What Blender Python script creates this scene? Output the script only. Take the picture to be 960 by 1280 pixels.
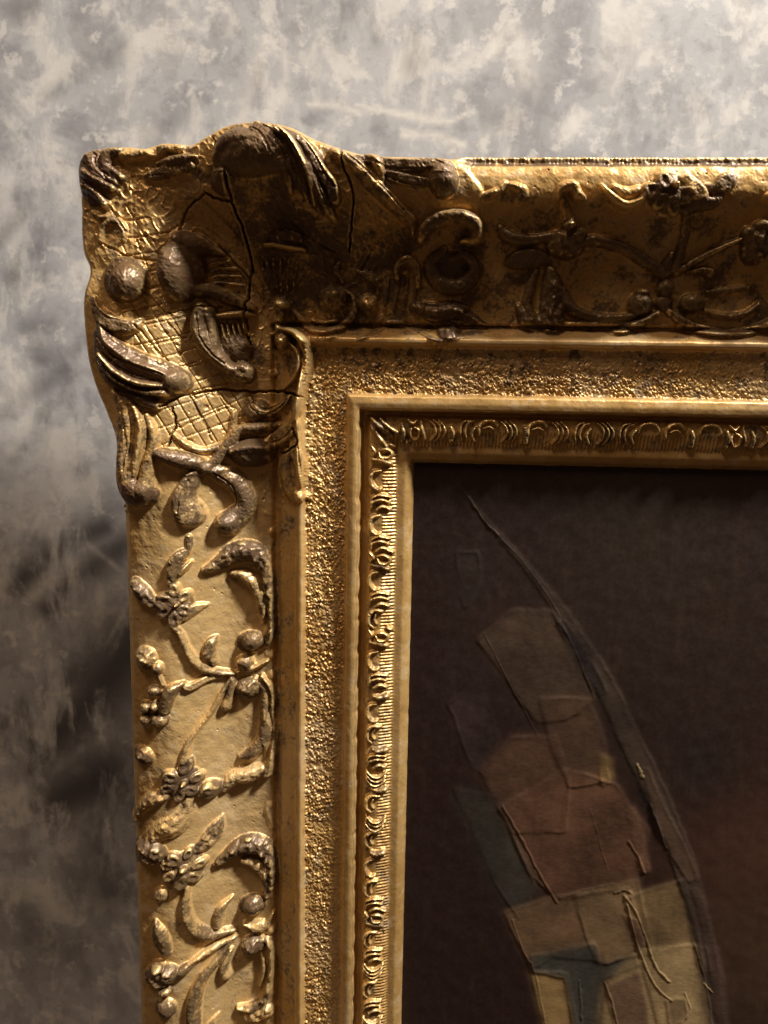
import bpy, math
import numpy as np
from mathutils import Matrix, Vector
S = bpy.context.scene
for o in list(bpy.data.objects): bpy.data.objects.remove(o)
rng = np.random.default_rng(7)

# ------------------------------------------------------------------ camera
F = 1000.0                       # focal length in photo pixels (photo is 960x1280)
ZC = 0.40                        # metres from the wall
def _n(v): v = np.array(v, float); return v/np.linalg.norm(v)
cr = -_n((-16380, -440, F))
cd = _n((-115, 6630, F)); cd = _n(cd - cr*cr.dot(cd))
cn = np.cross(cr, cd)
def cam2w(c): c = np.asarray(c, float); return np.array([c.dot(cr), c.dot(cn), -c.dot(cd)])
ax, ay, az = cam2w((1, 0, 0)), cam2w((0, -1, 0)), cam2w((0, 0, -1))
camd = bpy.data.cameras.new('camera'); cam = bpy.data.objects.new('camera', camd)
S.collection.objects.link(cam); S.camera = cam
M4 = Matrix(((ax[0], ay[0], az[0], 0), (ax[1], ay[1], az[1], -ZC), (ax[2], ay[2], az[2], 0), (0, 0, 0, 1)))
cam.matrix_world = M4
camd.sensor_fit = 'VERTICAL'; camd.sensor_height = 32; camd.lens = 32*F/1280
camd.clip_start = 0.01; camd.clip_end = 50
camd.dof.use_dof = True; camd.dof.focus_distance = 0.365; camd.dof.aperture_fstop = 12.0
def P(px, py, w):
    """point of the plane w metres in front of the wall that the camera sees at a photo pixel"""
    d = cam2w(((px-480)/F, (py-640)/F, 1.0))
    t = (ZC-w)/d[1]
    return d[0]*t, d[2]*t

# ------------------------------------------------------------------ light
W = bpy.data.worlds.new('World'); S.world = W; W.use_nodes = True
bg = W.node_tree.nodes['Background']
bg.inputs[0].default_value = (1.0, 0.61, 0.38, 1); bg.inputs[1].default_value = 0.058
def area(name, loc, target, size, power, col):
    l = bpy.data.lights.new(name, 'AREA'); l.shape = 'DISK'; l.size = size; l.energy = power; l.color = col
    o = bpy.data.objects.new(name, l); S.collection.objects.link(o); o.location = loc
    o.rotation_euler = (Vector(target)-Vector(loc)).to_track_quat('-Z', 'Y').to_euler()
    return o
area('key_lamp', (0.88, -0.365, 1.17), (0, 0, 0), 0.20, 60, (1.0, 0.94, 0.855))
area('fill_light', (-0.45, -1.15, 1.9), (0, 0, 0), 0.6, 16, (1.0, 0.74, 0.52))  # unseen warm fill, added to lift the shadowed wall
S.view_settings.view_transform = 'Standard'; S.view_settings.look = 'None'
S.view_settings.exposure = 0.10; S.view_settings.gamma = 1.0
S.render.engine = 'CYCLES'

# ------------------------------------------------------------------ numpy helpers
def fft_noise(shape, lo, hi, seed, aniso=(1, 1)):
    """band-limited noise, feature size between lo and hi cells, unit variance"""
    r = np.random.default_rng(seed); n = np.fft.rfft2(r.standard_normal(shape))
    fy = np.fft.fftfreq(shape[0])[:, None]*aniso[0]; fx = np.fft.rfftfreq(shape[1])[None]*aniso[1]
    f = np.hypot(fy, fx)
    n *= np.exp(-(f*lo)**2*2.5)*(1-np.exp(-(f*hi)**2*2.5))
    a = np.fft.irfft2(n, shape); return a/a.std()
def blur(a, s):
    fy = np.fft.fftfreq(a.shape[0])[:, None]; fx = np.fft.rfftfreq(a.shape[1])[None]
    return np.fft.irfft2(np.fft.rfft2(a)*np.exp(-2*(math.pi*s)**2*(fy**2+fx**2)), a.shape)
def sm(a, lo, hi): t = np.clip((a-lo)/(hi-lo), 0, 1); return t*t*(3-2*t)
def catmull(p, n=6):
    p = np.array(p, float)
    if len(p) < 3: 
        t = np.linspace(0, 1, 4)[:, None]; return p[0]*(1-t)+p[1]*t
    q = np.vstack([2*p[0]-p[1], p, 2*p[-1]-p[-2]]); out = []
    for i in range(1, len(q)-2):
        a, b, c, d = q[i-1], q[i], q[i+1], q[i+2]
        for k in range(n):
            t = k/n; out.append(.5*((2*b)+(c-a)*t+(2*a-5*b+4*c-d)*t*t+(3*b-a-3*c+d)*t**3))
    out.append(p[-1]); return np.array(out)

class Field:
    """heightfield over the wall's plane: row i = height v, column j = u"""
    def __init__(s, u0, u1, v0, v1, g):
        s.g = g; s.u = np.arange(u0, u1, g); s.v = np.arange(v1, v0, -g)
        s.U, s.V = np.meshgrid(s.u, s.v); s.shape = s.U.shape
    def ij(s, u, v): return (s.v[0]-v)/s.g, (u-s.u[0])/s.g
    def look(s, A, u, v):
        i, j = s.ij(u, v); i = int(np.clip(round(i), 0, s.shape[0]-1)); j = int(np.clip(round(j), 0, s.shape[1]-1)); return A[i, j]
    def box(s, u0, u1, v0, v1):
        i0, j0 = s.ij(u0, v1); i1, j1 = s.ij(u1, v0)
        i0, j0 = max(0, int(i0)), max(0, int(j0)); i1, j1 = min(s.shape[0], int(i1)+2), min(s.shape[1], int(j1)+2)
        return slice(i0, max(i0, i1)), slice(j0, max(j0, j1))
    def poly(s, pts):
        """mask of a polygon given in u, v"""
        pts = np.array(pts); m = np.zeros(s.shape, bool)
        b = s.box(pts[:, 0].min(), pts[:, 0].max(), pts[:, 1].min(), pts[:, 1].max())
        U, V = s.U[b], s.V[b]; c = np.zeros(U.shape, bool)
        for (x0, y0), (x1, y1) in zip(pts, np.roll(pts, -1, 0)):
            if y0 == y1: continue
            c ^= ((y0 > V) != (y1 > V)) & (U < (x1-x0)*(V-y0)/(y1-y0)+x0)
        m[b] = c; return m
    def dist(s, pts, pad):
        d = np.full(s.shape, pad); pts = np.array(pts)
        for a, b in zip(pts[:-1], pts[1:]):
            bx = s.box(min(a[0], b[0])-pad, max(a[0], b[0])+pad, min(a[1], b[1])-pad, max(a[1], b[1])+pad)
            U, V = s.U[bx], s.V[bx]
            if U.size == 0: continue
            e = b-a; L = e.dot(e)+1e-12; t = np.clip(((U-a[0])*e[0]+(V-a[1])*e[1])/L, 0, 1)
            d[bx] = np.minimum(d[bx], np.hypot(U-a[0]-t*e[0], V-a[1]-t*e[1]))
        return d

PX = 0.00035                     # about one photo pixel at the depth of the frame
class Sculpt:
    """ornaments raised on a field; each remembers which object owns which cell"""
    def __init__(s, fld, base):
        s.f = fld; s.base = base; s.D = np.zeros(fld.shape); s.best = np.full(fld.shape, 0.55*PX)
        s.own = np.zeros(fld.shape, np.int32); s.pat = np.zeros(fld.shape); s.objs = []; s.cutd = np.zeros(fld.shape)
    def uv(s, x, y, lift=0.0):
        w = 0.045
        for _ in range(5):
            u, v = P(x, y, w); w = .5*w+.5*(s.f.look(s.base, u, v)+lift)
        return P(x, y, w)
    def raster(s, pts, h, lobes=0, rough=0., power=.55, groove=.35):
        """pts: u, v, r (metres)"""
        pts = catmull(pts) if len(pts) > 1 else np.array([pts[0], pts[0]])
        R = pts[:, 2].max(); b = s.f.box(pts[:, 0].min()-R, pts[:, 0].max()+R, pts[:, 1].min()-R, pts[:, 1].max()+R)
        U, V = s.f.U[b], s.f.V[b]
        if U.size == 0: return b, None
        best = np.zeros(U.shape); rm = pts[:, 2].max()
        for a, c in zip(pts[:-1], pts[1:]):
            e = c[:2]-a[:2]; L = e.dot(e)+1e-14
            t = np.clip(((U-a[0])*e[0]+(V-a[1])*e[1])/L, 0, 1)
            dx, dy = U-a[0]-t*e[0], V-a[1]-t*e[1]
            r = np.maximum(a[2]+t*(c[2]-a[2]), 1e-5); x = np.hypot(dx, dy)/r
            val = np.clip(1-x*x, 0, 1)**power*h*np.minimum(1, (r/rm)**.6)
            if lobes:
                sg = np.sign(dx*e[1]-dy*e[0])*x
                val = val*(1-groove*(.5-.5*np.cos(math.pi*(lobes*(sg+1)))))
            best = np.maximum(best, val)
        return b, best
    def add(s, name, prims, pat=.6, label=None, parent='corner'):
        """prims: (kind, pts_px, h_px, opts)"""
        oid = len(s.objs)+1; s.objs.append(dict(name=name, label=label, parent=parent))
        if name == 'flower' and len(prims) > 5 and all(p[0] == 'B' for p in prims):
            cx, cy = np.mean([p[1][0] for p in prims]), np.mean([p[1][1] for p in prims]); rr = max(math.hypot(p[1][0]-cx, p[1][1]-cy) for p in prims)
            core = min(prims, key=lambda p: math.hypot(p[1][0]-cx, p[1][1]-cy)); new = [('B', (cx, cy, rr*1.25, rr*1.1, 0), 6)]
            for p in prims:
                (x_, y_, a_, b_, _), h_ = p[1], p[2]
                if p is core: new.append(('B', (x_, y_, a_*.6, b_*.6, 0), h_+4)); continue
                an = math.degrees(math.atan2(y_-cy, x_-cx)); new.append(('B', (x_, y_, a_*1.25, b_*1.05, an), h_+1, dict(dimple=.55, dw=3.2, power=.45)))
            prims = new
        for kind, pts, h, *op in prims:
            op = op[0] if op else {}; hh = h*PX*(1.25 if parent != 'strip_left' and parent != 'strip_top' else 1.0)
            if kind == 'T':
                q = [(*s.uv(x, y, hh*.6), r*PX*(.88 if parent == 'left' and name != 'leaf' else 1.28 if parent == 'top' else 1.)) for x, y, r in pts]
            elif kind == 'B':       # ellipse: x, y, rx, ry, angle
                x, y, rx, ry, an = pts; cu, cv = s.uv(x, y, hh*.6); R = max(rx, ry)*PX
                b = s.f.box(cu-R, cu+R, cv-R, cv+R); du, dv = s.f.U[b]-cu, s.f.V[b]-cv
                ca, sa = math.cos(math.radians(an)), math.sin(math.radians(an))
                xx = (du*ca-dv*sa)/(rx*PX); yy = (du*sa+dv*ca)/(ry*PX)
                val = np.clip(1-xx*xx-yy*yy, 0, 1)**op.get('power', .55)*hh
                if op.get('dimple'):
                    val = val - hh*op['dimple']*np.exp(-(xx*xx+yy*yy)*op.get('dw', 9))
                s.merge(b, val, oid, op.get('pat', pat), op.get('rough', 0)); continue
            elif kind == 'UV':      # already in metres
                q = pts
            b, val = s.raster(q, hh, op.get('lobes', 0), 0, op.get('power', .55), op.get('groove', .35))
            if val is None: continue
            s.merge(b, val, oid, op.get('pat', pat), op.get('rough', 0))
    def merge(s, b, val, oid, pat, rough):
        if val.size == 0: return
        if rough:
            val = val*(1+rough*ROUGH[:val.shape[0], :val.shape[1]]) if val.shape[0] <= ROUGH.shape[0] and val.shape[1] <= ROUGH.shape[1] else val
        D = s.D[b]; s.D[b] = np.maximum(D, 0)+val-(np.maximum(D, 0)*val)/(np.maximum(np.maximum(D, val), 1e-6))*1.0*(1-.12*np.minimum(D, val)/np.maximum(np.maximum(D, val), 1e-6))
        m = val > s.best[b]; s.own[b] = np.where(m, oid, s.own[b]); s.best[b] = np.where(m, val, s.best[b])
        s.pat[b] = np.where(m, pat, s.pat[b])
    def cut(s, pts, r, depth, power=.5, jag=0.):
        pts = np.array(pts, float)
        if jag:
            c = catmull(pts, 5); c = c+rng.normal(0, jag, c.shape); pts = c
        q = [(*s.uv(x, y), r*PX) for x, y in pts]
        b, val = s.raster(q, depth*PX, power=power)
        if val is not None: s.cutd[b] = np.maximum(s.cutd[b], val)

# ------------------------------------------------------------------ mesh building
def link(o, parent=None):
    S.collection.objects.link(o)
    if parent: o.parent = parent
    return o
def empty(name, label, cat):
    o = bpy.data.objects.new(name, None); o.empty_display_size = .03; o['label'] = label; o['category'] = cat
    return link(o)
def mesh_obj(name, verts, quads, mat, parent, normals=None, attrs=None, label=None):
    me = bpy.data.meshes.new(name)
    me.vertices.add(len(verts)); me.vertices.foreach_set('co', verts.astype(np.float32).ravel())
    nq = len(quads); me.loops.add(nq*4); me.polygons.add(nq)
    me.loops.foreach_set('vertex_index', quads.astype(np.int32).ravel())
    me.polygons.foreach_set('loop_start', np.arange(0, nq*4, 4, dtype=np.int32))
    me.polygons.foreach_set('use_smooth', np.ones(nq, bool))
    me.update()
    for k, a in (attrs or {}).items():
        if a.ndim == 1:
            at = me.attributes.new(k, 'FLOAT', 'POINT'); at.data.foreach_set('value', a.astype(np.float32))
        else:
            at = me.attributes.new(k, 'FLOAT_COLOR', 'POINT'); at.data.foreach_set('color', a.astype(np.float32).ravel())
    if normals is not None:
        me.normals_split_custom_set_from_vertices(normals.astype(np.float32))
    me.materials.append(mat)
    o = bpy.data.objects.new(name, me); link(o, parent)
    if label: o['label'] = label
    return o
def field_pieces(f, H, mask, own, attrs, skirt_to):
    """split the heightfield's quads by owner; returns {owner: (verts, quads, normals, attrs)}"""
    gy, gx = np.gradient(H, f.g); N = np.dstack([-gx, -np.ones_like(H), gy]); N /= np.linalg.norm(N, axis=2, keepdims=True)
    P3 = np.dstack([f.U, -H, f.V]).reshape(-1, 3); N = N.reshape(-1, 3)
    n1 = f.shape[1]; idx = np.arange(H.size).reshape(f.shape)
    a, b, c, d = idx[:-1, :-1], idx[1:, :-1], idx[1:, 1:], idx[:-1, 1:]
    qm = mask[:-1, :-1] & mask[1:, :-1] & mask[1:, 1:] & mask[:-1, 1:]
    Q = np.stack([a[qm], b[qm], c[qm], d[qm]], 1); O = own[:-1, :-1][qm]
    # skirt round the border of the mask
    sk_v, sk_q, sk_o, base = [], [], [], H.size
    qi = np.zeros((f.shape[0]+1, f.shape[1]+1), bool); qi[1:-1, 1:-1] = qm      # quad (i,j) -> qi[i+1,j+1]
    ow = np.zeros(qi.shape, np.int32); ow[1:-1, 1:-1] = own[:-1, :-1]
    edges = []
    for (di, dj, p, q) in ((-1, 0, 'd', 'a'), (1, 0, 'b', 'c'), (0, -1, 'a', 'b'), (0, 1, 'c', 'd')):
        nb = np.roll(np.roll(qi, -di, 0), -dj, 1); m = qi & ~nb
        ii, jj = np.nonzero(m); ii -= 1; jj -= 1
        cor = {'a': (0, 0), 'b': (1, 0), 'c': (1, 1), 'd': (0, 1)}
        p0 = (ii+cor[p][0])*n1+jj+cor[p][1]; q0 = (ii+cor[q][0])*n1+jj+cor[q][1]
        edges.append(np.stack([p0, q0, ow[ii+1, jj+1]], 1))
    E = np.vstack(edges)
    out = {}
    at = {k: v.reshape((-1,)+v.shape[2:]) for k, v in attrs.items()}
    order = np.argsort(O, kind='stable'); Os = O[order]; Qs = Q[order]
    ids, st = np.unique(Os, return_index=True); st = list(st)+[len(Os)]
    for k, o in enumerate(ids):
        q = Qs[st[k]:st[k+1]]; vi, inv = np.unique(q, return_inverse=True); q = inv.reshape(q.shape)
        out[int(o)] = [P3[vi], q, N[vi], {n: v[vi] for n, v in at.items()}]
    # skirt kept separately per owner so that its edge stays crisp
    for o in np.unique(E[:, 2]):
        m = E[:, 2] == o; e = E[m]; n = len(e); top = P3[e[:, :2].ravel()]; low = top.copy(); low[:, 1] = -np.minimum(skirt_to, -top[:, 1]-.0025)
        q = np.arange(n)[:, None]*2+np.array([[1, 0, 0, 1]]); q[:, 2:] += 2*n
        d = top.reshape(-1, 2, 3); t = d[:, 1]-d[:, 0]; nn = np.stack([-t[:, 2], np.zeros(n), t[:, 0]], 1)
        nn /= np.linalg.norm(nn, axis=1, keepdims=True)+1e-9; nn = np.repeat(nn, 2, 0)
        if int(o) not in out: continue
        v0 = out[int(o)]; nv = len(v0[0])
        aa = {k: np.concatenate([v, at[k][e[:, :2].ravel()], at[k][e[:, :2].ravel()]]) for k, v in v0[3].items()}
        out[int(o)] = [np.vstack([v0[0], top, low]), np.vstack([v0[1], q+nv]), np.vstack([v0[2], nn, nn]), aa]
    return out

# ------------------------------------------------------------------ materials
class NT:
    def __init__(s, name):
        s.m = bpy.data.materials.new(name); s.m.use_nodes = True; s.t = s.m.node_tree
        s.b = s.t.nodes['Principled BSDF']; s.co = s.t.nodes.new('ShaderNodeTexCoord').outputs['Object']
    def n(s, t, **k):
        x = s.t.nodes.new(t)
        for a, v in k.items(): setattr(x, a, v)
        return x
    def put(s, inp, v):
        if hasattr(v, 'node') or hasattr(v, 'is_linked'): s.t.links.new(v, inp)
        else: inp.default_value = v
    def noise(s, scale, detail=4, rough=.55, vec=None, dist=0):
        x = s.n('ShaderNodeTexNoise'); x.inputs['Scale'].default_value = scale; x.inputs['Detail'].default_value = detail
        x.inputs['Roughness'].default_value = rough; x.inputs['Distortion'].default_value = dist
        s.t.links.new(vec or s.co, x.inputs['Vector']); return x.outputs['Fac']
    def ramp(s, v, lo, hi, a=0., b=1.):
        x = s.n('ShaderNodeMapRange', interpolation_type='SMOOTHSTEP'); s.put(x.inputs[0], v)
        for i, k in enumerate((lo, hi, a, b)): x.inputs[i+1].default_value = k
        return x.outputs[0]
    def mix(s, f, a, b):
        x = s.n('ShaderNodeMix', data_type='RGBA'); s.put(x.inputs[0], f)
        s.put(x.inputs[6], a if not isinstance(a, tuple) else (*a, 1)); s.put(x.inputs[7], b if not isinstance(b, tuple) else (*b, 1)); return x.outputs[2]
    def math(s, op, a, b=0.):
        x = s.n('ShaderNodeMath', operation=op); s.put(x.inputs[0], a); s.put(x.inputs[1], b); return x.outputs[0]
    def attr(s, name, out='Fac'):
        x = s.n('ShaderNodeAttribute', attribute_name=name); return x.outputs[out]
    def bump(s, v, strength, dist, prev=None):
        x = s.n('ShaderNodeBump'); x.inputs['Strength'].default_value = strength; x.inputs['Distance'].default_value = dist
        s.t.links.new(v, x.inputs['Height'])
        if prev: s.t.links.new(prev, x.inputs['Normal'])
        return x.outputs[0]
    def scaled(s, sc, rot=(0, 0, 0)):
        x = s.n('ShaderNodeMapping'); x.inputs['Scale'].default_value = sc; x.inputs['Rotation'].default_value = rot
        s.t.links.new(s.co, x.inputs['Vector']); return x.outputs[0]

def gold_material():
    k = NT('aged_gilding'); big = k.noise(28, 5, .6); mid = k.noise(130, 6, .65); fine = k.noise(620, 4, .6); spk = k.noise(1500, 2, .6)
    g = k.mix(k.ramp(big, .35, .68), (.58, .37, .138), (.48, .285, .095))
    g = k.mix(k.ramp(mid, .50, .72, 0, .7), g, (.68, .54, .35))           # chalky pale rubs
    g = k.mix(k.ramp(mid, .46, .28, 0, .55), g, (.30, .15, .055))           # bole showing
    g = k.mix(k.ramp(fine, .60, .74, 0, .55), g, (.14, .07, .035))
    g = k.mix(k.ramp(k.noise(19, 3, .5), .52, .68, 0, .5), g, (.64, .47, .26))
    g = k.mix(k.math('MULTIPLY', k.attr('chalk'), k.ramp(big, .3, .65, .45, .95)), g, (.69, .50, .245))
    pat = k.attr('patina_shade'); brk = k.math('ADD', k.math('MULTIPLY', k.math('SUBTRACT', mid, .5), 1.5), k.math('MULTIPLY', k.math('SUBTRACT', fine, .5), .9))
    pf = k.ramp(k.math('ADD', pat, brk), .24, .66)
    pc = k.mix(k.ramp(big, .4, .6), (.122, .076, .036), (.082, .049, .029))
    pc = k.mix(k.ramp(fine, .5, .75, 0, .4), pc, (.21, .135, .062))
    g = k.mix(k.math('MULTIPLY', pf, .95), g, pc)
    wear = k.attr('wear'); wf = k.ramp(k.math('ADD', wear, k.math('MULTIPLY', k.math('SUBTRACT', fine, .5), 1.2)), .45, 1.1)
    g = k.mix(k.math('MULTIPLY', wf, .85), g, (.70, .50, .22))
    red = k.attr('red'); g = k.mix(red, g, (.105, .030, .026))
    k.put(k.b.inputs['Base Color'], g)
    k.put(k.b.inputs['Metallic'], k.math('MAXIMUM', k.ramp(pf, 0, 1, .42, .28), k.math('MULTIPLY', wf, .75)))
    k.put(k.b.inputs['Roughness'], k.math('ADD', k.ramp(mid, .3, .7, .31, .50), k.math('MULTIPLY', k.math('SUBTRACT', fine, .5), .25)))
    k.put(k.b.inputs['Coat Weight'], .05); k.put(k.b.inputs['Coat Roughness'], .28)
    k.b.inputs['Specular IOR Level'].default_value = .35
    b = k.bump(mid, .35, .0006); b = k.bump(fine, .35, .00025, b); b = k.bump(spk, .25, .0001, b)
    k.put(k.b.inputs['Normal'], b); return k.m
def paint_material():
    k = NT('oil_paint'); c = k.attr('tint', 'Color'); a = k.noise(45, 5, .6); fine = k.noise(400, 5, .65)
    st = k.noise(150, 6, .65, k.scaled((1, 1, .16), (0, math.radians(-22), 0)))
    c2 = k.mix(k.ramp(a, .45, .7, 0, .12), c, (.030, .012, .010)); c2 = k.mix(k.ramp(st, .50, .72, 0, .05), c2, (.16, .11, .06)); c2 = k.mix(k.ramp(st, .50, .30, 0, .22), c2, (.02, .011, .009))
    k.put(k.b.inputs['Base Color'], c2); k.put(k.b.inputs['Roughness'], k.ramp(fine, .3, .7, .42, .62))
    k.put(k.b.inputs['Specular IOR Level'], .35)
    wx = k.n('ShaderNodeTexWave', wave_type='BANDS', bands_direction='X'); wx.inputs['Scale'].default_value = 330; wx.inputs['Distortion'].default_value = .6
    wz = k.n('ShaderNodeTexWave', wave_type='BANDS', bands_direction='Z'); wz.inputs['Scale'].default_value = 330; wz.inputs['Distortion'].default_value = .6
    for x in (wx, wz): k.t.links.new(k.co, x.inputs['Vector'])
    b = k.bump(k.math('MULTIPLY', wx.outputs['Fac'], wz.outputs['Fac']), .08, .00008); b = k.bump(st, .18, .0004, b); b = k.bump(fine, .07, .0001, b)
    k.put(k.b.inputs['Normal'], b); return k.m
def wall_material():
    k = NT('mottled_plaster')
    a = k.noise(9, 3, .5); b = k.noise(40, 7, .60, k.scaled((.8, 1, 1), (0, math.radians(20), 0)), .3); c = k.noise(85, 7, .62, dist=.15); f = k.noise(420, 5, .65)
    v = k.noise(50, 7, .58, k.scaled((1, 1, .5), (0, math.radians(38), 0)), .3)
    dg = k.noise(34, 8, .62, k.scaled((1, 1, .38), (0, math.radians(42), 0)), .4); b2 = k.noise(19, 7, .6, k.scaled((1, 1, .6), (0, math.radians(50), 0)), .3)
    col = k.mix(k.ramp(a, .3, .7), (.50, .508, .525), (.41, .42, .445))
    col = k.mix(k.ramp(b2, .50, .64, 0, .4), col, (.30, .297, .31))
    col = k.mix(k.ramp(b, .52, .68, 0, .6), col, (.23, .23, .255))
    col = k.mix(k.ramp(b, .48, .36, 0, .75), col, (.70, .69, .665))
    col = k.mix(k.ramp(v, .53, .63, 0, .35), col, (.24, .235, .25))
    col = k.mix(k.ramp(v, .47, .36, 0, .55), col, (.72, .71, .68))
    col = k.mix(k.ramp(c, .55, .66, 0, .6), col, (.72, .71, .68))
    col = k.mix(k.ramp(c, .44, .34, 0, .35), col, (.26, .255, .27))
    col = k.mix(k.ramp(f, .55, .75, 0, .25), col, (.22, .215, .22))
    sme = k.attr('smear')
    col = k.mix(k.math('MULTIPLY', sme, k.ramp(dg, .42, .56, .15, 1.)), col, (.060, .054, .060))
    col = k.mix(k.math('MULTIPLY', k.attr('pale'), k.ramp(c, .3, .6, .4, 1.)), col, (.72, .70, .66))
    k.put(k.b.inputs['Base Color'], col); k.put(k.b.inputs['Roughness'], .75); k.put(k.b.inputs['Specular IOR Level'], .25)
    n = k.bump(b, .12, .002); n = k.bump(c, .10, .0008, n); k.put(k.b.inputs['Normal'], n); return k.m
GOLD, PAINT, WALL = gold_material(), paint_material(), wall_material()

# ------------------------------------------------------------------ the wall
WB = .014                        # the picture hangs on a wire and stands off the wall
wf_ = Field(-.42, .42, -.42, .42, .004)
sme = np.zeros(wf_.shape); pale = np.zeros(wf_.shape)
def smear(A, pts, amt):
    q = [(*P(x, y, -WB), r*.0004) for x, y, r in pts]
    b = wf_.box(min(p[0] for p in q)-.03, max(p[0] for p in q)+.03, min(p[1] for p in q)-.03, max(p[1] for p in q)+.03)
    U, V = wf_.U[b], wf_.V[b]; best = np.zeros(U.shape); c = catmull(q)
    for a, d in zip(c[:-1], c[1:]):
        e = d[:2]-a[:2]; t = np.clip(((U-a[0])*e[0]+(V-a[1])*e[1])/(e.dot(e)+1e-12), 0, 1)
        best = np.maximum(best, np.exp(-(np.hypot(U-a[0]-t*e[0], V-a[1]-t*e[1])/(a[2]+t*(d[2]-a[2])))**2))
    A[b] = np.maximum(A[b], best*min(.95, amt*1.4))
wf_ = Field(-.42, .42, -.42, .42, .0016); sme = np.zeros(wf_.shape); pale = np.zeros(wf_.shape)
for pts, amt in (([(8, 750, 12), (40, 715, 22), (80, 680, 24), (130, 660, 20)], .62), ([(60, 760, 20), (110, 715, 26), (160, 680, 26)], .6),
                 ([(0, 960, 40), (50, 935, 45), (110, 880, 55), (170, 800, 60)], .75), ([(0, 905, 20), (60, 870, 22), (120, 830, 24)], .55),
                 ([(60, 1010, 50), (130, 970, 60)], .7), ([(130, 1100, 70), (150, 1000, 50)], .5), ([(10, 1130, 40), (60, 1180, 50)], .35),
                 ([(20, 350, 12), (45, 300, 18), (90, 240, 14)], .35), ([(20, 345, 20), (50, 345, 14)], .4), ([(50, 440, 20), (95, 480, 26), (60, 560, 16)], .38),
                 ([(100, 590, 14), (60, 520, 22)], .45), ([(0, 300, 12), (60, 230, 20), (95, 200, 14)], .35), ([(60, 120, 10), (150, 60, 16)], .25), ([(0, 520, 14), (70, 470, 18), (110, 430, 14)], .4), ([(30, 410, 14), (60, 405, 18)], .35), ([(15, 580, 8), (30, 560, 6)], .5),
                 ([(520, 82, 20), (545, 75, 12)], .35), ([(560, 130, 30), (640, 150, 20)], .2), ([(430, 25, 40), (510, 40, 20)], .22),
                 ([(880, 140, 25), (900, 170, 30)], .3), ([(780, 60, 40), (800, 130, 30)], .15), ([(325, 80, 5), (320, 130, 6)], .4), ([(20, 10, 20), (45, 5, 10)], .35), ([(235, 130, 14), (210, 160, 12)], .25)):
    smear(sme, pts, amt)
for pts, amt in (([(385, 130, 3), (420, 132, 5), (450, 142, 3)], .7), ([(475, 137, 3), (520, 146, 5), (560, 152, 4), (585, 140, 2)], .9), ([(505, 168, 5), (540, 168, 5), (580, 182, 4)], .8),
                 ([(30, 640, 40), (60, 560, 30), (100, 600, 30)], .35), ([(10, 480, 30), (20, 560, 40)], .35), ([(110, 680, 4), (150, 712, 4)], .35), ([(30, 832, 5), (40, 836, 4)], .5), ([(620, 60, 8), (640, 40, 12), (660, 100, 14)], .5),
                 ([(355, 50, 4), (358, 100, 4)], .5), ([(300, 150, 10), (330, 60, 10)], .3), ([(800, 20, 20), (760, 90, 25)], .3)):
    smear(pale, pts, amt)
idx = np.arange(wf_.U.size).reshape(wf_.shape)
Qw = np.stack([idx[:-1, :-1].ravel(), idx[1:, :-1].ravel(), idx[1:, 1:].ravel(), idx[:-1, 1:].ravel()], 1)
Vw = np.dstack([wf_.U, np.full(wf_.shape, WB), wf_.V]).reshape(-1, 3).copy()
# the outermost ring of the sheet runs on to the far edges of the wall
Vw[:, 0] = np.where(np.abs(Vw[:, 0]) > .4175, np.sign(Vw[:, 0])*2.0, Vw[:, 0]); Vw[:, 2] = np.where(np.abs(Vw[:, 2]) > .4175, np.sign(Vw[:, 2])*2.0, Vw[:, 2])
wo = mesh_obj('wall', Vw, Qw, WALL, None, attrs=dict(smear=sme.ravel(), pale=pale.ravel())); wo['kind'] = 'structure'

# ------------------------------------------------------------------ the frame: profile
cm = .01
G = .00035
fr = Field(-.175, .205, -.345, .135, G)
SH = fr.shape
ROUGH = fft_noise((700, 700), 6, 30, 3)*.38
# breakpoints: name, left px x (at y=900), top px y (at x=800), height above the wall
TAB = [('edge', 164, 195, 5.0), ('ledge', 166, 206, 5.0), ('rise', 169, 208.5, 5.36), ('crest', 185, 222, 5.52), ('cove0', 214, 242, 5.50), ('cove1', 250, 285, 4.70),
       ('cove2', 290, 345, 3.75), ('cove3', 325, 395, 3.40), ('cove4', 341, 409, 3.32), ('groove', 346, 412, 2.95), ('fil0', 352, 414, 3.35), ('fil1', 370, 423, 3.75), ('fil2', 372, 427, 3.98), ('fil3', 378, 434, 3.98),
       ('sand0', 381, 439, 3.60), ('sand1', 405, 470, 3.50), ('sand2', 429, 498, 3.55), ('bead0', 431, 500, 3.80), ('bead1', 438, 510, 3.88), ('bead2', 445, 519, 3.82), ('gap0', 448, 522, 3.05), ('gap1', 454, 525, 3.05),
       ('strip0', 457, 527, 3.40), ('strip1', 472, 543, 3.42), ('strip2', 488, 561, 3.20), ('sight0', 490, 563, 3.12), ('sight1', 500, 572, 3.14), ('sight2', 507, 580, 2.95), ('sight3', 511, 585, 2.62), ('under', 512.5, 587, 2.30)]
uL = np.array([P(x, 900, w*cm)[0] for _, x, _, w in TAB]); vT = np.array([P(800, y, w*cm)[1] for _, _, y, w in TAB])
wT = np.array([w*cm for *_, w in TAB]); qi_ = np.arange(len(TAB), dtype=float); QN = {t[0]: i for i, t in enumerate(TAB)}
uL = np.maximum.accumulate(uL+np.arange(len(uL))*1e-7); vT = np.minimum.accumulate(vT-np.arange(len(vT))*1e-7)
wob = fft_noise(SH, 12, 60, 11)*.00012; wob2 = fft_noise(SH, 25, 120, 12)*.00018
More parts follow.
